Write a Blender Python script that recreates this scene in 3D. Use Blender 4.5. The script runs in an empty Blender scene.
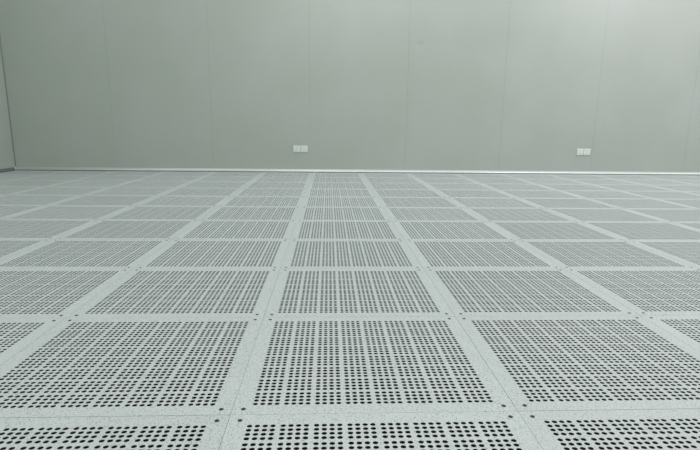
import bpy, math, random
import numpy as np
from mathutils import Matrix, Vector

random.seed(7)
scene = bpy.context.scene
COL = scene.collection

# ------------------------------------------------------------------ camera
cam_data = bpy.data.cameras.new('camera')
cam_data.sensor_fit = 'HORIZONTAL'
cam_data.sensor_width = 36.0
cam_data.lens = 36.0 * 490.951 / 700.0
cam_data.clip_start = 0.02
cam_data.clip_end = 60
cam = bpy.data.objects.new('camera', cam_data)
COL.objects.link(cam)
YAW, PITCH, ROLL = 0.0448955, 0.1997865, 0.0126382
cy_, sy_ = math.cos(YAW), math.sin(YAW)
fw = Vector((sy_ * math.cos(PITCH), cy_ * math.cos(PITCH), -math.sin(PITCH)))
rt = Vector((cy_, -sy_, 0))
up = rt.cross(fw)
r2 = math.cos(ROLL) * rt + math.sin(ROLL) * up
u2 = -math.sin(ROLL) * rt + math.cos(ROLL) * up
rot = Matrix((r2, u2, -fw)).transposed().to_4x4()
cam.matrix_world = Matrix.Translation((0.199505, -0.920528, 0.585431)) @ rot
scene.camera = cam

# ------------------------------------------------------------------ world, lamps, exposure
world = bpy.data.worlds.new('room_ambience')
scene.world = world
world.use_nodes = True
bg = world.node_tree.nodes['Background']
bg.inputs['Color'].default_value = (0.97, 1.0, 0.985, 1)
bg.inputs['Strength'].default_value = 0.9


def area(name, loc, sx, sy, power, rx=0, ry=0, col=(1, 1, 1)):
    d = bpy.data.lights.new(name, 'AREA')
    d.shape = 'RECTANGLE'
    d.size, d.size_y = sx, sy
    d.energy = power
    d.color = col
    o = bpy.data.objects.new(name, d)
    COL.objects.link(o)
    o.location = loc
    o.rotation_euler = (rx, ry, 0)
    return o


# unseen ceiling lamps above the frame, most in a row along the back wall
area('unseen_ceiling_lamp', (0.2, 4.4, 3.0), 1.2, 0.6, 9.3, col=(1, 0.96, 1.0))
area('unseen_ceiling_lamp', (1.6, 4.4, 3.0), 1.2, 0.6, 6, col=(1, 0.94, 1.0))
area('unseen_ceiling_lamp', (3.6, 4.4, 3.0), 1.2, 0.6, 18.5, col=(1, 0.91, 1.0))
area('unseen_ceiling_lamp', (2.2, -0.6, 3.0), 1.2, 0.6, 9)  # added fill that lifts the near floor towards the right
area('unseen_ceiling_lamp', (5.4, 4.4, 3.0), 1.2, 0.6, 14, col=(1, 0.91, 1.0))
area('unseen_ceiling_lamp', (7.2, 4.4, 3.0), 1.2, 0.6, 14, col=(1, 0.91, 1.0))  # added so the right end of the skirting reflects brightly

vs = scene.view_settings
vs.view_transform = 'Standard'
vs.look = 'None'
vs.gamma = 1.0
vs.use_curve_mapping = False
vs.exposure = 0.0


# ------------------------------------------------------------------ materials
def srgb(r, g, b):
    f = lambda c: (c / 255 / 12.92) if c / 255 <= 0.04045 else ((c / 255 + 0.055) / 1.055) ** 2.4
    return (f(r), f(g), f(b), 1)


def mat(name, col, rough=0.5, metal=0.0, spec=0.5):
    m = bpy.data.materials.new(name)
    m.use_nodes = True
    b = m.node_tree.nodes['Principled BSDF']
    b.inputs['Base Color'].default_value = col
    b.inputs['Roughness'].default_value = rough
    b.inputs['Metallic'].default_value = metal
    b.inputs['Specular IOR Level'].default_value = spec
    return m


def node(m, t, **kw):
    n = m.node_tree.nodes.new(t)
    for k, v in kw.items():
        setattr(n, k, v)
    return n


# floor covering: pale grey antistatic laminate with fine dark flecks
M_TILE = mat('antistatic_laminate', srgb(205, 214, 212), 0.42)
nt = M_TILE.node_tree
L = nt.links.new
bs = nt.nodes['Principled BSDF']
tc = node(M_TILE, 'ShaderNodeTexCoord')
oi = node(M_TILE, 'ShaderNodeObjectInfo')
vm = node(M_TILE, 'ShaderNodeVectorMath', operation='ADD')
off = node(M_TILE, 'ShaderNodeVectorMath', operation='SCALE')
off.inputs['Scale'].default_value = 1.0
cmb = node(M_TILE, 'ShaderNodeCombineXYZ')
mul = node(M_TILE, 'ShaderNodeMath', operation='MULTIPLY')
mul.inputs[1].default_value = 37.0
L(oi.outputs['Random'], mul.inputs[0])
L(mul.outputs[0], cmb.inputs[0]); L(mul.outputs[0], cmb.inputs[2])
L(tc.outputs['Object'], vm.inputs[0]); L(cmb.outputs[0], vm.inputs[1])
n1 = node(M_TILE, 'ShaderNodeTexNoise')
n1.inputs['Scale'].default_value = 330
n1.inputs['Detail'].default_value = 2
n1.inputs['Roughness'].default_value = 0.6
L(vm.outputs[0], n1.inputs['Vector'])
r1 = node(M_TILE, 'ShaderNodeValToRGB')
r1.color_ramp.elements[0].position = 0.30
r1.color_ramp.elements[0].color = srgb(142, 152, 150)
r1.color_ramp.elements[1].position = 0.47
r1.color_ramp.elements[1].color = srgb(208, 216, 214)
L(n1.outputs['Fac'], r1.inputs[0])
n2 = node(M_TILE, 'ShaderNodeTexNoise')
n2.inputs['Scale'].default_value = 6
n2.inputs['Detail'].default_value = 3
L(vm.outputs[0], n2.inputs['Vector'])
mr = node(M_TILE, 'ShaderNodeMapRange')
mr.inputs['From Min'].default_value = 0.3
mr.inputs['From Max'].default_value = 0.7
mr.inputs['To Min'].default_value = 0.965
mr.inputs['To Max'].default_value = 1.0
L(n2.outputs['Fac'], mr.inputs['Value'])
mr2 = node(M_TILE, 'ShaderNodeMapRange')
mr2.inputs['To Min'].default_value = 0.96
mr2.inputs['To Max'].default_value = 1.0
L(oi.outputs['Random'], mr2.inputs['Value'])
mm = node(M_TILE, 'ShaderNodeMath', operation='MULTIPLY')
L(mr.outputs[0], mm.inputs[0]); L(mr2.outputs[0], mm.inputs[1])
vsn = node(M_TILE, 'ShaderNodeVectorMath', operation='SCALE')
L(r1.outputs['Color'], vsn.inputs[0]); L(mm.outputs[0], vsn.inputs['Scale'])
L(vsn.outputs[0], bs.inputs['Base Color'])

M_CORE = mat('dark_steel_core', srgb(38, 44, 43), 0.6)
M_EDGE = mat('panel_edge', srgb(120, 128, 126), 0.6)
M_SCREW = mat('blackened_screw', srgb(66, 73, 73), 0.5, 0.3)
M_RECESS = mat('screw_recess', srgb(25, 28, 28), 0.6)
M_SLAB = mat('dark_concrete', srgb(60, 64, 64), 0.9)
M_STEEL = mat('galvanised_steel', srgb(120, 124, 124), 0.5, 0.6)
M_ALU = mat('brushed_aluminium', srgb(214, 220, 217), 0.4, 0.82)
M_SHADOW_GAP = mat('shadow_gap', srgb(88, 96, 94), 0.7)  # dark colour painting the shadow gap under the skirting
M_TRIM = mat('darkened_aluminium', srgb(132, 144, 138), 0.45, 0.5)  # base colour darkened to stand for the dark these strips reflect
M_PLASTIC = mat('white_plastic', srgb(226, 233, 228), 0.35)
M_SLOT = mat('socket_slot', srgb(70, 76, 74), 0.6)
M_JOINT = mat('joint_sealant', srgb(112, 124, 116), 0.7)

# wall: satin coated sandwich panel, grey with a green cast, faint orange-peel
M_WALL = mat('coated_wall_panel', srgb(178, 187, 178), 0.4)
nt = M_WALL.node_tree
L = nt.links.new
bs = nt.nodes['Principled BSDF']
tc = node(M_WALL, 'ShaderNodeTexCoord')
n3 = node(M_WALL, 'ShaderNodeTexNoise')
n3.inputs['Scale'].default_value = 1.3
n3.inputs['Detail'].default_value = 4
L(tc.outputs['Object'], n3.inputs['Vector'])
r3 = node(M_WALL, 'ShaderNodeValToRGB')
r3.color_ramp.elements[0].position = 0.35
r3.color_ramp.elements[0].color = srgb(176, 185, 175)
r3.color_ramp.elements[1].position = 0.65
r3.color_ramp.elements[1].color = srgb(181, 189, 182)
L(n3.outputs['Fac'], r3.inputs[0]); L(r3.outputs['Color'], bs.inputs['Base Color'])
n4 = node(M_WALL, 'ShaderNodeTexNoise')
n4.inputs['Scale'].default_value = 90
L(tc.outputs['Object'], n4.inputs['Vector'])
bp = node(M_WALL, 'ShaderNodeBump')
bp.inputs['Strength'].default_value = 0.04
bp.inputs['Distance'].default_value = 0.002
L(n4.outputs['Fac'], bp.inputs['Height']); L(bp.outputs['Normal'], bs.inputs['Normal'])


# ------------------------------------------------------------------ mesh helpers
class MB:
    def __init__(self):
        self.v, self.f, self.m, self.smooth = [], [], [], []

    def add(self, verts, faces, mi=0, smooth=False):
        b = len(self.v)
        self.v += [tuple(p) for p in verts]
        self.f += [tuple(b + i for i in q) for q in faces]
        self.m += [mi] * len(faces)
        self.smooth += [smooth] * len(faces)

    def box(self, lo, hi, mi=0, bev=0.0):
        (x0, y0, z0), (x1, y1, z1) = lo, hi
        self.add([(x0, y0, z0), (x1, y0, z0), (x1, y1, z0), (x0, y1, z0), (x0, y0, z1), (x1, y0, z1), (x1, y1, z1), (x0, y1, z1)],
                 [(0, 3, 2, 1), (4, 5, 6, 7), (0, 1, 5, 4), (1, 2, 6, 5), (2, 3, 7, 6), (3, 0, 4, 7)], mi)

    def mesh(self, name, mats):
        me = bpy.data.meshes.new(name)
        me.from_pydata(self.v, [], self.f)
        for m in mats:
            me.materials.append(m)
        me.polygons.foreach_set('material_index', self.m)
        me.polygons.foreach_set('use_smooth', self.smooth)
        me.update()
        return me


def link(name, me, parent=None, loc=(0, 0, 0), rz=0.0):
    o = bpy.data.objects.new(name, me)
    COL.objects.link(o)
    o.location = loc
    o.rotation_euler = (0, 0, rz)
    if parent is not None:
        o.parent = parent
    return o


def tag(o, label=None, cat=None, group=None, kind=None):
    if label: o['label'] = label
    if cat: o['category'] = cat
    if group: o['group'] = group
    if kind: o['kind'] = kind
    return o


# ------------------------------------------------------------------ room dimensions
TW, TD = 0.6, 0.5247                 # one floor tile: width, depth
GAP = 0.0006                         # open joint between tiles
THK = 0.032                          # tile thickness
WALL_A, WALL_B = 5.3252, 0.012472    # back wall: y = A + B x
WROT = math.atan(WALL_B)
XL = -3.63                           # left wall
X_END = 7.0
Y_NEAR = -2.6
COVE = 0.030                         # foot of the skirting
wall_y = lambda x: WALL_A + WALL_B * x

# ------------------------------------------------------------------ structure: slab with the support grid
mb = MB()
mb.box((XL - 0.1, Y_NEAR, -0.46), (X_END, 5.6, -0.40), 0)
for i in range(-6, 12):
    x = i * TW
    mb.box((x - 0.012, Y_NEAR, -THK - 0.03), (x + 0.012, wall_y(x) - 0.001, -THK), 1)
for j in range(-4, 11):
    y = j * TD
    mb.box((XL + 0.002, y - 0.012, -THK - 0.03), (X_END - 0.3, y + 0.012, -THK - 0.0005), 1)
    for i in range(-6, 12):
        x = i * TW
        mb.box((x - 0.011, y - 0.011, -0.40), (x + 0.011, y + 0.011, -THK - 0.03), 1)
tag(link('floor', mb.mesh('floor', [M_SLAB, M_STEEL])), 'dark slab and steel support grid under the perforated tiles', None, None, 'structure')

# ------------------------------------------------------------------ structure: back wall of sandwich panels
H = 3.0
seams = [-3.63, -2.432, -1.238, -0.034, 1.173, 2.394, 3.616, 4.872, 6.09, 7.3]
mb = MB()
DX, DZ, DR = 1.300, 1.560, 0.075       # a shallow dent in the sheet metal
for k in range(len(seams) - 1):
    x0, x1 = seams[k] + 0.0004, seams[k + 1] - 0.0004
    c = 0.0009
    dent = x0 < DX < x1
    xs = [x0 + c, x1 - c]
    zs = [-0.05, H]
    if dent:
        xs = [x0 + c] + list(np.linspace(DX - DR, DX + DR, 31)) + [x1 - c]
        zs = [-0.05] + list(np.linspace(DZ - DR, DZ + DR, 31)) + [H]
    V = []
    for z in zs:
        for x in xs:
            d = 0.0
            if dent:
                rr = math.hypot((x - DX) / 1.1, (z - DZ) / 0.9) / DR
                d = 0.0042 * (0.5 + 0.5 * math.cos(math.pi * rr)) if rr < 1 else 0.0
            V.append((x, d, z))
    nx = len(xs)
    F = [(r * nx + q, r * nx + q + 1, (r + 1) * nx + q + 1, (r + 1) * nx + q) for r in range(len(zs) - 1) for q in range(nx - 1)]
    mb.add(V, F, 0, dent)
    # rolled edges, sides and back
    z0, z1 = -0.05, H
    mb.add([(x0 + c, 0, z0), (x0 + c, 0, z1), (x0, c, z0), (x0, c, z1), (x0, 0.05, z0), (x0, 0.05, z1)], [(2, 0, 1, 3), (4, 2, 3, 5)])
    mb.add([(x1 - c, 0, z0), (x1 - c, 0, z1), (x1, c, z0), (x1, c, z1), (x1, 0.05, z0), (x1, 0.05, z1)], [(0, 2, 3, 1), (2, 4, 5, 3)])
    mb.add([(x0, 0.05, z0), (x1, 0.05, z0), (x1, 0.05, z1), (x0, 0.05, z1)], [(1, 0, 3, 2)])
    if k:
        mb.box((seams[k] - 0.0004, 0.0007, z0), (seams[k] + 0.0004, 0.04, z1), 1)
tag(link('wall_back', mb.mesh('wall_back', [M_WALL, M_JOINT]), None, (0, WALL_A, 0), WROT), 'grey green wall of tall sandwich panels with fine joints', None, None, 'structure')

# left wall, with its own joints
mb = MB()
for k in range(7):
    y1 = 5.27 - k * 1.2 - (0.0007 if k else 0)
    y0 = 5.27 - (k + 1) * 1.2 + 0.0007
    mb.box((-0.05, y0, -0.05), (0, y1, H), 0)
tag(link('wall_left', mb.mesh('wall_left', [M_WALL]), None, (XL, 0, 0)), 'grey green side wall meeting the back wall in a corner', None, None, 'structure')


# skirting: aluminium cove, swept along a straight run
def cove(name, length, m, w=COVE, h=0.036, n=8):
    FOOT = 0.007
    prof = [(0.0, FOOT), (0.0, h + 0.002), (0.003, h + 0.002), (0.004, h)]
    for a in range(n + 1):
        t = a / n * math.pi / 2
        prof.append((0.005 + (w - 0.005) * (1 - math.cos(t)), FOOT + 0.002 + (h - FOOT - 0.004) * (1 - math.sin(t))))
    prof += [(w, FOOT)]
    mb = MB()
    N = len(prof)
    V = [(0, -p[0], p[1]) for p in prof] + [(length, -p[0], p[1]) for p in prof]
    F = [(q, N + q, N + (q + 1) % N, (q + 1) % N) for q in range(N)]
    mb.add(V, F, 0, False)
    mb.add(V[:N], [tuple(range(N))]); mb.add(V[N:], [tuple(range(N - 1, -1, -1))])
    mb.box((0, -(w - 0.004), 0.0005), (length, -0.001, FOOT), 1)  # dark strip in place of the shade below the foot
    return mb.mesh(name, [m, M_SHADOW_GAP])


x_start = XL + 0.001
o = link('baseboard_back', cove('baseboard_back', 10.3, M_ALU), None, (x_start, wall_y(x_start) - 0.0005, 0), WROT)
tag(o, 'bright aluminium cove strip along the foot of the back wall', None, None, 'structure')
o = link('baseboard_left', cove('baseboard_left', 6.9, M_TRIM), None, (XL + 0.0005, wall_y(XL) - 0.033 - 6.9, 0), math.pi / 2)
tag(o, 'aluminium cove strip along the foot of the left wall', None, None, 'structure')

# vertical corner cove between the two walls
mb = MB()
R = 0.010
arc = [(R + 0.001 - R * math.sin(a / 8 * math.pi / 2), R + 0.001 - R * math.cos(a / 8 * math.pi / 2)) for a in range(9)]
poly = [(0.001, 0.001)] + arc
N = len(poly)
V = [(p[0], -p[1], 0.04) for p in poly] + [(p[0], -p[1], H) for p in poly]
mb.add(V, [(q, (q + 1) % N, N + (q + 1) % N, N + q) for q in range(N)], 0)
tag(link('trim_1', mb.mesh('trim_1', [M_TRIM]), None, (XL, wall_y(XL) - 0.0006, 0)), 'slim metal cove strip running up the wall corner', None, None, 'structure')

# ------------------------------------------------------------------ perforated tiles
P0, PIT, XTRA = 0.0755, 0.02549, 0.33   # first hole centre, pitch, extra between groups of four (in tile units)
centres = []
c = P0
for k in range(32):
    centres.append(c)
    c += PIT * (1 + XTRA if k % 4 == 3 else 1)
FACE = 0.0007                            # thickness of the pale covering over the dark core
HR = 0.0092                              # hole radius in tile units


def tile_mesh(name, nseg=12, front_cut=None, walls=True):
    """One perforated tile with its origin at the centre of the footprint, top at z=0. front_cut: (depth at the left
    edge, depth at the right edge) of a tile trimmed to meet the wall."""
    g = GAP / 2
    x0, x1 = g - TW / 2, TW / 2 - g
    y0 = g - TD / 2
    if front_cut:
        ya, yb = front_cut[0] - TD / 2, front_cut[1] - TD / 2
    else:
        ya = yb = TD / 2 - g
    half = PIT / 2 * 0.98
    iv = lambda cs, lo, hi, size, o: [(cc * size + o - half * size, cc * size + o + half * size) for cc in cs if cc * size + o - half * size > lo and cc * size + o + half * size < hi]
    cols = iv(centres, x0, x1, TW, -TW / 2)
    rows = iv(centres, y0, min(ya, yb) - 0.012, TD, -TD / 2)

    def lines(ints, lo, hi):
        pos, flag = [lo], []
        for a, b in ints:
            flag.append(False); pos.append(a)
            flag.append(True); pos.append(b)
        flag.append(False); pos.append(hi)
        return pos, flag
    xp, xf = lines(cols, x0, x1)
    yp, yf = lines(rows, y0, 0)
    nx, ny = len(xp), len(yp)
    V = []
    for r, y in enumerate(yp):
        for x in xp:
            if r == ny - 1:
                y = ya + (yb - ya) * (x - x0) / (x1 - x0)
            V.append((x, y, 0.0))
    F, MI = [], []
    ang = [-3 * math.pi / 4 + k * 2 * math.pi / nseg for k in range(nseg)]
    q4 = nseg // 4
    rx, ry = HR * TW, HR * TD
    for r in range(ny - 1):
        for q in range(nx - 1):
            a, b, c2, d = r * nx + q, r * nx + q + 1, (r + 1) * nx + q + 1, (r + 1) * nx + q
            if xf[q] and yf[r]:
                mx, my = (xp[q] + xp[q + 1]) / 2, (yp[r] + yp[r + 1]) / 2
                base = len(V)
                V += [(mx + rx * math.cos(t), my + ry * math.sin(t), 0.0) for t in ang]
                if walls:
                    V += [(mx + rx * math.cos(t), my + ry * math.sin(t), -FACE) for t in ang]
                    V += [(mx + rx * math.cos(t), my + ry * math.sin(t), -0.009) for t in ang]
                corners = [a, b, c2, d]
                for s in range(4):
                    arcv = [base + (s * q4 + k) % nseg for k in range(q4, -1, -1)]
                    F.append((corners[s], corners[(s + 1) % 4], *arcv)); MI.append(0)
                if walls:
                    for k in range(nseg):
                        k2 = (k + 1) % nseg
                        F.append((base + k2, base + k, base + nseg + k, base + nseg + k2)); MI.append(0)
                        F.append((base + nseg + k2, base + nseg + k, base + 2 * nseg + k, base + 2 * nseg + k2)); MI.append(1)
            else:
                F.append((a, b, c2, d)); MI.append(0)
    ring = [(x0, y0), (x1, y0), (x1, yb), (x0, ya)]
    me = bpy.data.meshes.new(name)
    me.from_pydata(V, [], F)
    for m in (M_TILE, M_CORE, M_EDGE):
        me.materials.append(m)
    me.polygons.foreach_set('material_index', MI)
    me.update()
    # steel rim carrying the plate: four walls down to the underside with a flange turned in
    t = 0.012
    inner = [(x0 + t, y0 + t), (x1 - t, y0 + t), (x1 - t, yb - t), (x0 + t, ya - t)]
    rb = MB()
    rb.add([(p[0], p[1], -0.0002) for p in ring] + [(p[0], p[1], -THK) for p in ring] + [(p[0], p[1], -THK) for p in inner] + [(p[0], p[1], -0.0002) for p in inner],
           [(k + o, (k + 1) % 4 + o, (k + 1) % 4 + (o + 4) % 16, k + (o + 4) % 16) for o in (0, 4, 8, 12) for k in range(4)])
    return me, rb.mesh(name + '_rim', [M_EDGE])


# countersunk corner screw with a cross recess
def screw_mesh():
    mb = MB()
    n = 14
    R0, h = 0.0050, 0.0009
    rings = [(R0, 0.0002), (R0 * 0.86, h * 0.8), (R0 * 0.5, h), (0.0004, h)]
    V = [(r * math.cos(2 * math.pi * k / n), r * math.sin(2 * math.pi * k / n), z) for r, z in rings for k in range(n)]
    F = [(a * n + k, a * n + (k + 1) % n, (a + 1) * n + (k + 1) % n, (a + 1) * n + k) for a in range(3) for k in range(n)]
    mb.add(V, F, 0, True)
    mb.add(V[3 * n:], [tuple(range(n))])
    return mb.mesh('corner_screw', [M_SCREW])


def recess_mesh():
    mb = MB()
    mb.box((-0.0030, -0.0007, 0.0006), (0.0030, 0.0007, 0.00105))
    mb.box((-0.0007, -0.0030, 0.0006), (0.0007, 0.0030, 0.00105))
    return mb.mesh('cross_recess', [M_RECESS])


ME_TILE = tile_mesh('perforated_tile')
ME_TILE_LO = tile_mesh('perforated_tile_far', 8)
ME_SCREW, ME_RECESS = screw_mesh(), recess_mesh()
SX, SY = 0.0384, 0.0387

ORD = ['zeroth', 'first', 'second', 'third', 'fourth', 'fifth', 'sixth', 'seventh', 'eighth', 'ninth', 'tenth', 'eleventh', 'twelfth']


def project(x, y):
    d = Vector((x, y, 0)) - cam.matrix_world.translation
    z = d.dot(fw)
    if z <= 0.02:
        return None
    return 350 + 490.951 * d.dot(r2) / z, 225 - 490.951 * d.dot(u2) / z


def in_view(i, j, y1=None):
    y1 = y1 if y1 is not None else (j + 1) * TD
    for a in range(13):
        for b in range(13):
            p = project((i + a / 12) * TW, j * TD + (y1 - j * TD) * b / 12)
            if p and 0 < p[0] < 700 and 0 < p[1] < 450:
                return True
    return False


LAST = 10        # the row trimmed against the back wall


def tile_label(i, j):
    n = LAST - j + 1
    if j == -1:
        row = "front row cut by the photo's bottom edge"
    elif j <= 4:
        row = ORD[j + 2] + ' row from the bottom edge'
    elif j == LAST:
        row = 'narrow row along the back wall'
    else:
        row = ORD[n] + ' row from the back wall'
    kind = 'trimmed perforated tile' if j == LAST else 'perforated grey tile'
    if i == 0:
        col = 'central column'
    else:
        col = ORD[abs(i)] + ' column ' + ('right' if i > 0 else 'left') + ' of centre'
    return f'{kind}, {row}, {col}'


outside = []
for j in range(-1, LAST + 1):
    for i in range(-6, 12):
        x, y = (i + 0.5) * TW, (j + 0.5) * TD
        if j == LAST:
            y1 = wall_y(x) - COVE
            d0 = wall_y(i * TW) - COVE - 0.001 - j * TD
            d1 = wall_y((i + 1) * TW) - COVE - 0.001 - j * TD
            if d0 < 0.01:
                continue
        if not in_view(i, j, y1 if j == LAST else None):
            outside.append((i, j))
            continue
        if j == LAST:
            me, rim = tile_mesh('trimmed_tile', 8, (d0, d1))
        else:
            me, rim = ME_TILE if j < 4 else ME_TILE_LO
        dz = random.uniform(-0.0002, 0.0002)
        t = link('perforated_tile', None, None, (x + random.uniform(-0.0002, 0.0002), y + random.uniform(-0.0002, 0.0002), dz))
        tag(t, tile_label(i, j), 'floor tile', 'perforated floor tiles')
        t.empty_display_size = 0.1
        link('perforated_plate', me, t)
        link('steel_rim', rim, t)
        if j < 7:
            for a in (-1, 1):
                for b in (-1, 1):
                    px, py = a * (TW / 2 - SX * TW), b * (TD / 2 - SY * TD)
                    p = project(x + px, y + py)
                    if not (p and -3 < p[0] < 703 and -3 < p[1] < 453):
                        continue
                    s = link('corner_screw', ME_SCREW, t, (px, py, 0), random.uniform(0, 1.5))
                    s['label'] = 'dark corner screw'
                    if j < 3:
                        link('cross_recess', ME_RECESS, s)

# the same floor carried on past the frame: one object
ring = [(i, j) for (i, j) in outside if any(not ((a, b) in outside) and -1 <= b <= LAST and -6 <= a < 12 for a, b in ((i - 1, j), (i + 1, j), (i - 2, j), (i + 2, j)))]
ring += [(i, -2) for i in range(-3, 5)]
src, _rim = tile_mesh('plain', 8, None, False)
cutm = {}
sv = np.array([v.co[:] for v in src.vertices])
sf = [tuple(p.vertices) for p in src.polygons]
sm = [p.material_index for p in src.polygons]
V, F, MI = [], [], []
base = 0
for (i, j) in ring:
    o3 = np.array([(i + 0.5) * TW, (j + 0.5) * TD, 0])
    vv, ff, mi = sv, sf, sm
    if j == LAST:
        tm, _rim = tile_mesh('plain_cut', 8, (wall_y(i * TW) - COVE - 0.001 - j * TD, wall_y((i + 1) * TW) - COVE - 0.001 - j * TD), False)
        vv = np.array([v.co[:] for v in tm.vertices]); ff = [tuple(p.vertices) for p in tm.polygons]; mi = [p.material_index for p in tm.polygons]
        bpy.data.meshes.remove(tm)
    V += (vv + o3).tolist()
    F += [tuple(base + q for q in f) for f in ff]
    MI += mi
    base += len(vv)
bpy.data.meshes.remove(src)
me = bpy.data.meshes.new('floor_surround')
me.from_pydata(V, [], F)
for m in (M_TILE, M_CORE, M_EDGE):
    me.materials.append(m)
me.polygons.foreach_set('material_index', MI)
me.update()
tag(link('floor_surround', me), 'perforated tile floor carrying on past the visible tiles', None, None, 'structure')


# ------------------------------------------------------------------ wall sockets
def plate_mesh(w, h, d, bev, m):
    mb = MB()
    def rect(wi, hi, y):
        r = min(0.006, wi / 4)
        out = []
        for cx, cz, a0 in ((wi / 2 - r, -hi / 2 + r, -90), (wi / 2 - r, hi / 2 - r, 0), (-wi / 2 + r, hi / 2 - r, 90), (-wi / 2 + r, -hi / 2 + r, 180)):
            for k in range(4):
                t = math.radians(a0 + 30 * k)
                out.append((cx + r * math.cos(t), y, cz + r * math.sin(t)))
        return out
    L3 = [rect(w, h, 0), rect(w, h, -d + bev), rect(w - 2 * bev, h - 2 * bev, -d)]
    n = len(L3[0])
    V = [p for l in L3 for p in l]
    F = [(a * n + k, a * n + (k + 1) % n, (a + 1) * n + (k + 1) % n, (a + 1) * n + k) for a in range(2) for k in range(n)]
    mb.add(V, F)
    mb.add(L3[2], [tuple(range(n))])
    mb.add(L3[0], [tuple(range(n - 1, -1, -1))])
    return mb.mesh('faceplate', [m])


def slot_mesh(w, h):
    mb = MB()
    mb.box((-w / 2, -0.0006, -h / 2), (w / 2, 0.0, h / 2))
    return mb.mesh('pin_slot', [M_SLOT])


ME_PLATE = plate_mesh(0.0875, 0.080, 0.009, 0.003, M_PLASTIC)
ME_INSERT = plate_mesh(0.066, 0.060, 0.0016, 0.0008, M_PLASTIC)
ME_PIN = slot_mesh(0.0022, 0.0075)
SLOTS = [(-0.0064, 0.0145, 0), (0.0064, 0.0145, 0), (0.0, -0.0085, 0), (-0.0085, -0.0185, 0.52), (0.0085, -0.0185, -0.52)]


def socket(x, z, label):
    e = bpy.data.objects.new('wall_socket', None)
    COL.objects.link(e)
    e.empty_display_size = 0.05
    e.location = (x, wall_y(x) - 0.0004, z)
    e.rotation_euler = (0, 0, WROT)
    tag(e, label, 'socket', 'white wall sockets')
    link('faceplate', ME_PLATE, e)
    ins = link('socket_insert', ME_INSERT, e, (0, -0.009, 0))
    for sx, sz, tilt in SLOTS:
        s = link('pin_slot', ME_PIN, ins, (sx, -0.0016, sz))
        s.rotation_euler = (0, tilt, 0)


socket(-0.1995, 0.2905, 'white socket plate, left one of the pair beside the joint near mid wall')
socket(-0.1085, 0.2905, 'white socket plate, right one of the pair beside the joint near mid wall')
socket(3.4505, 0.2880, 'white socket plate, left one of the pair low on the right of the wall')
socket(3.5415, 0.2880, 'white socket plate, right one of the pair low on the right of the wall')
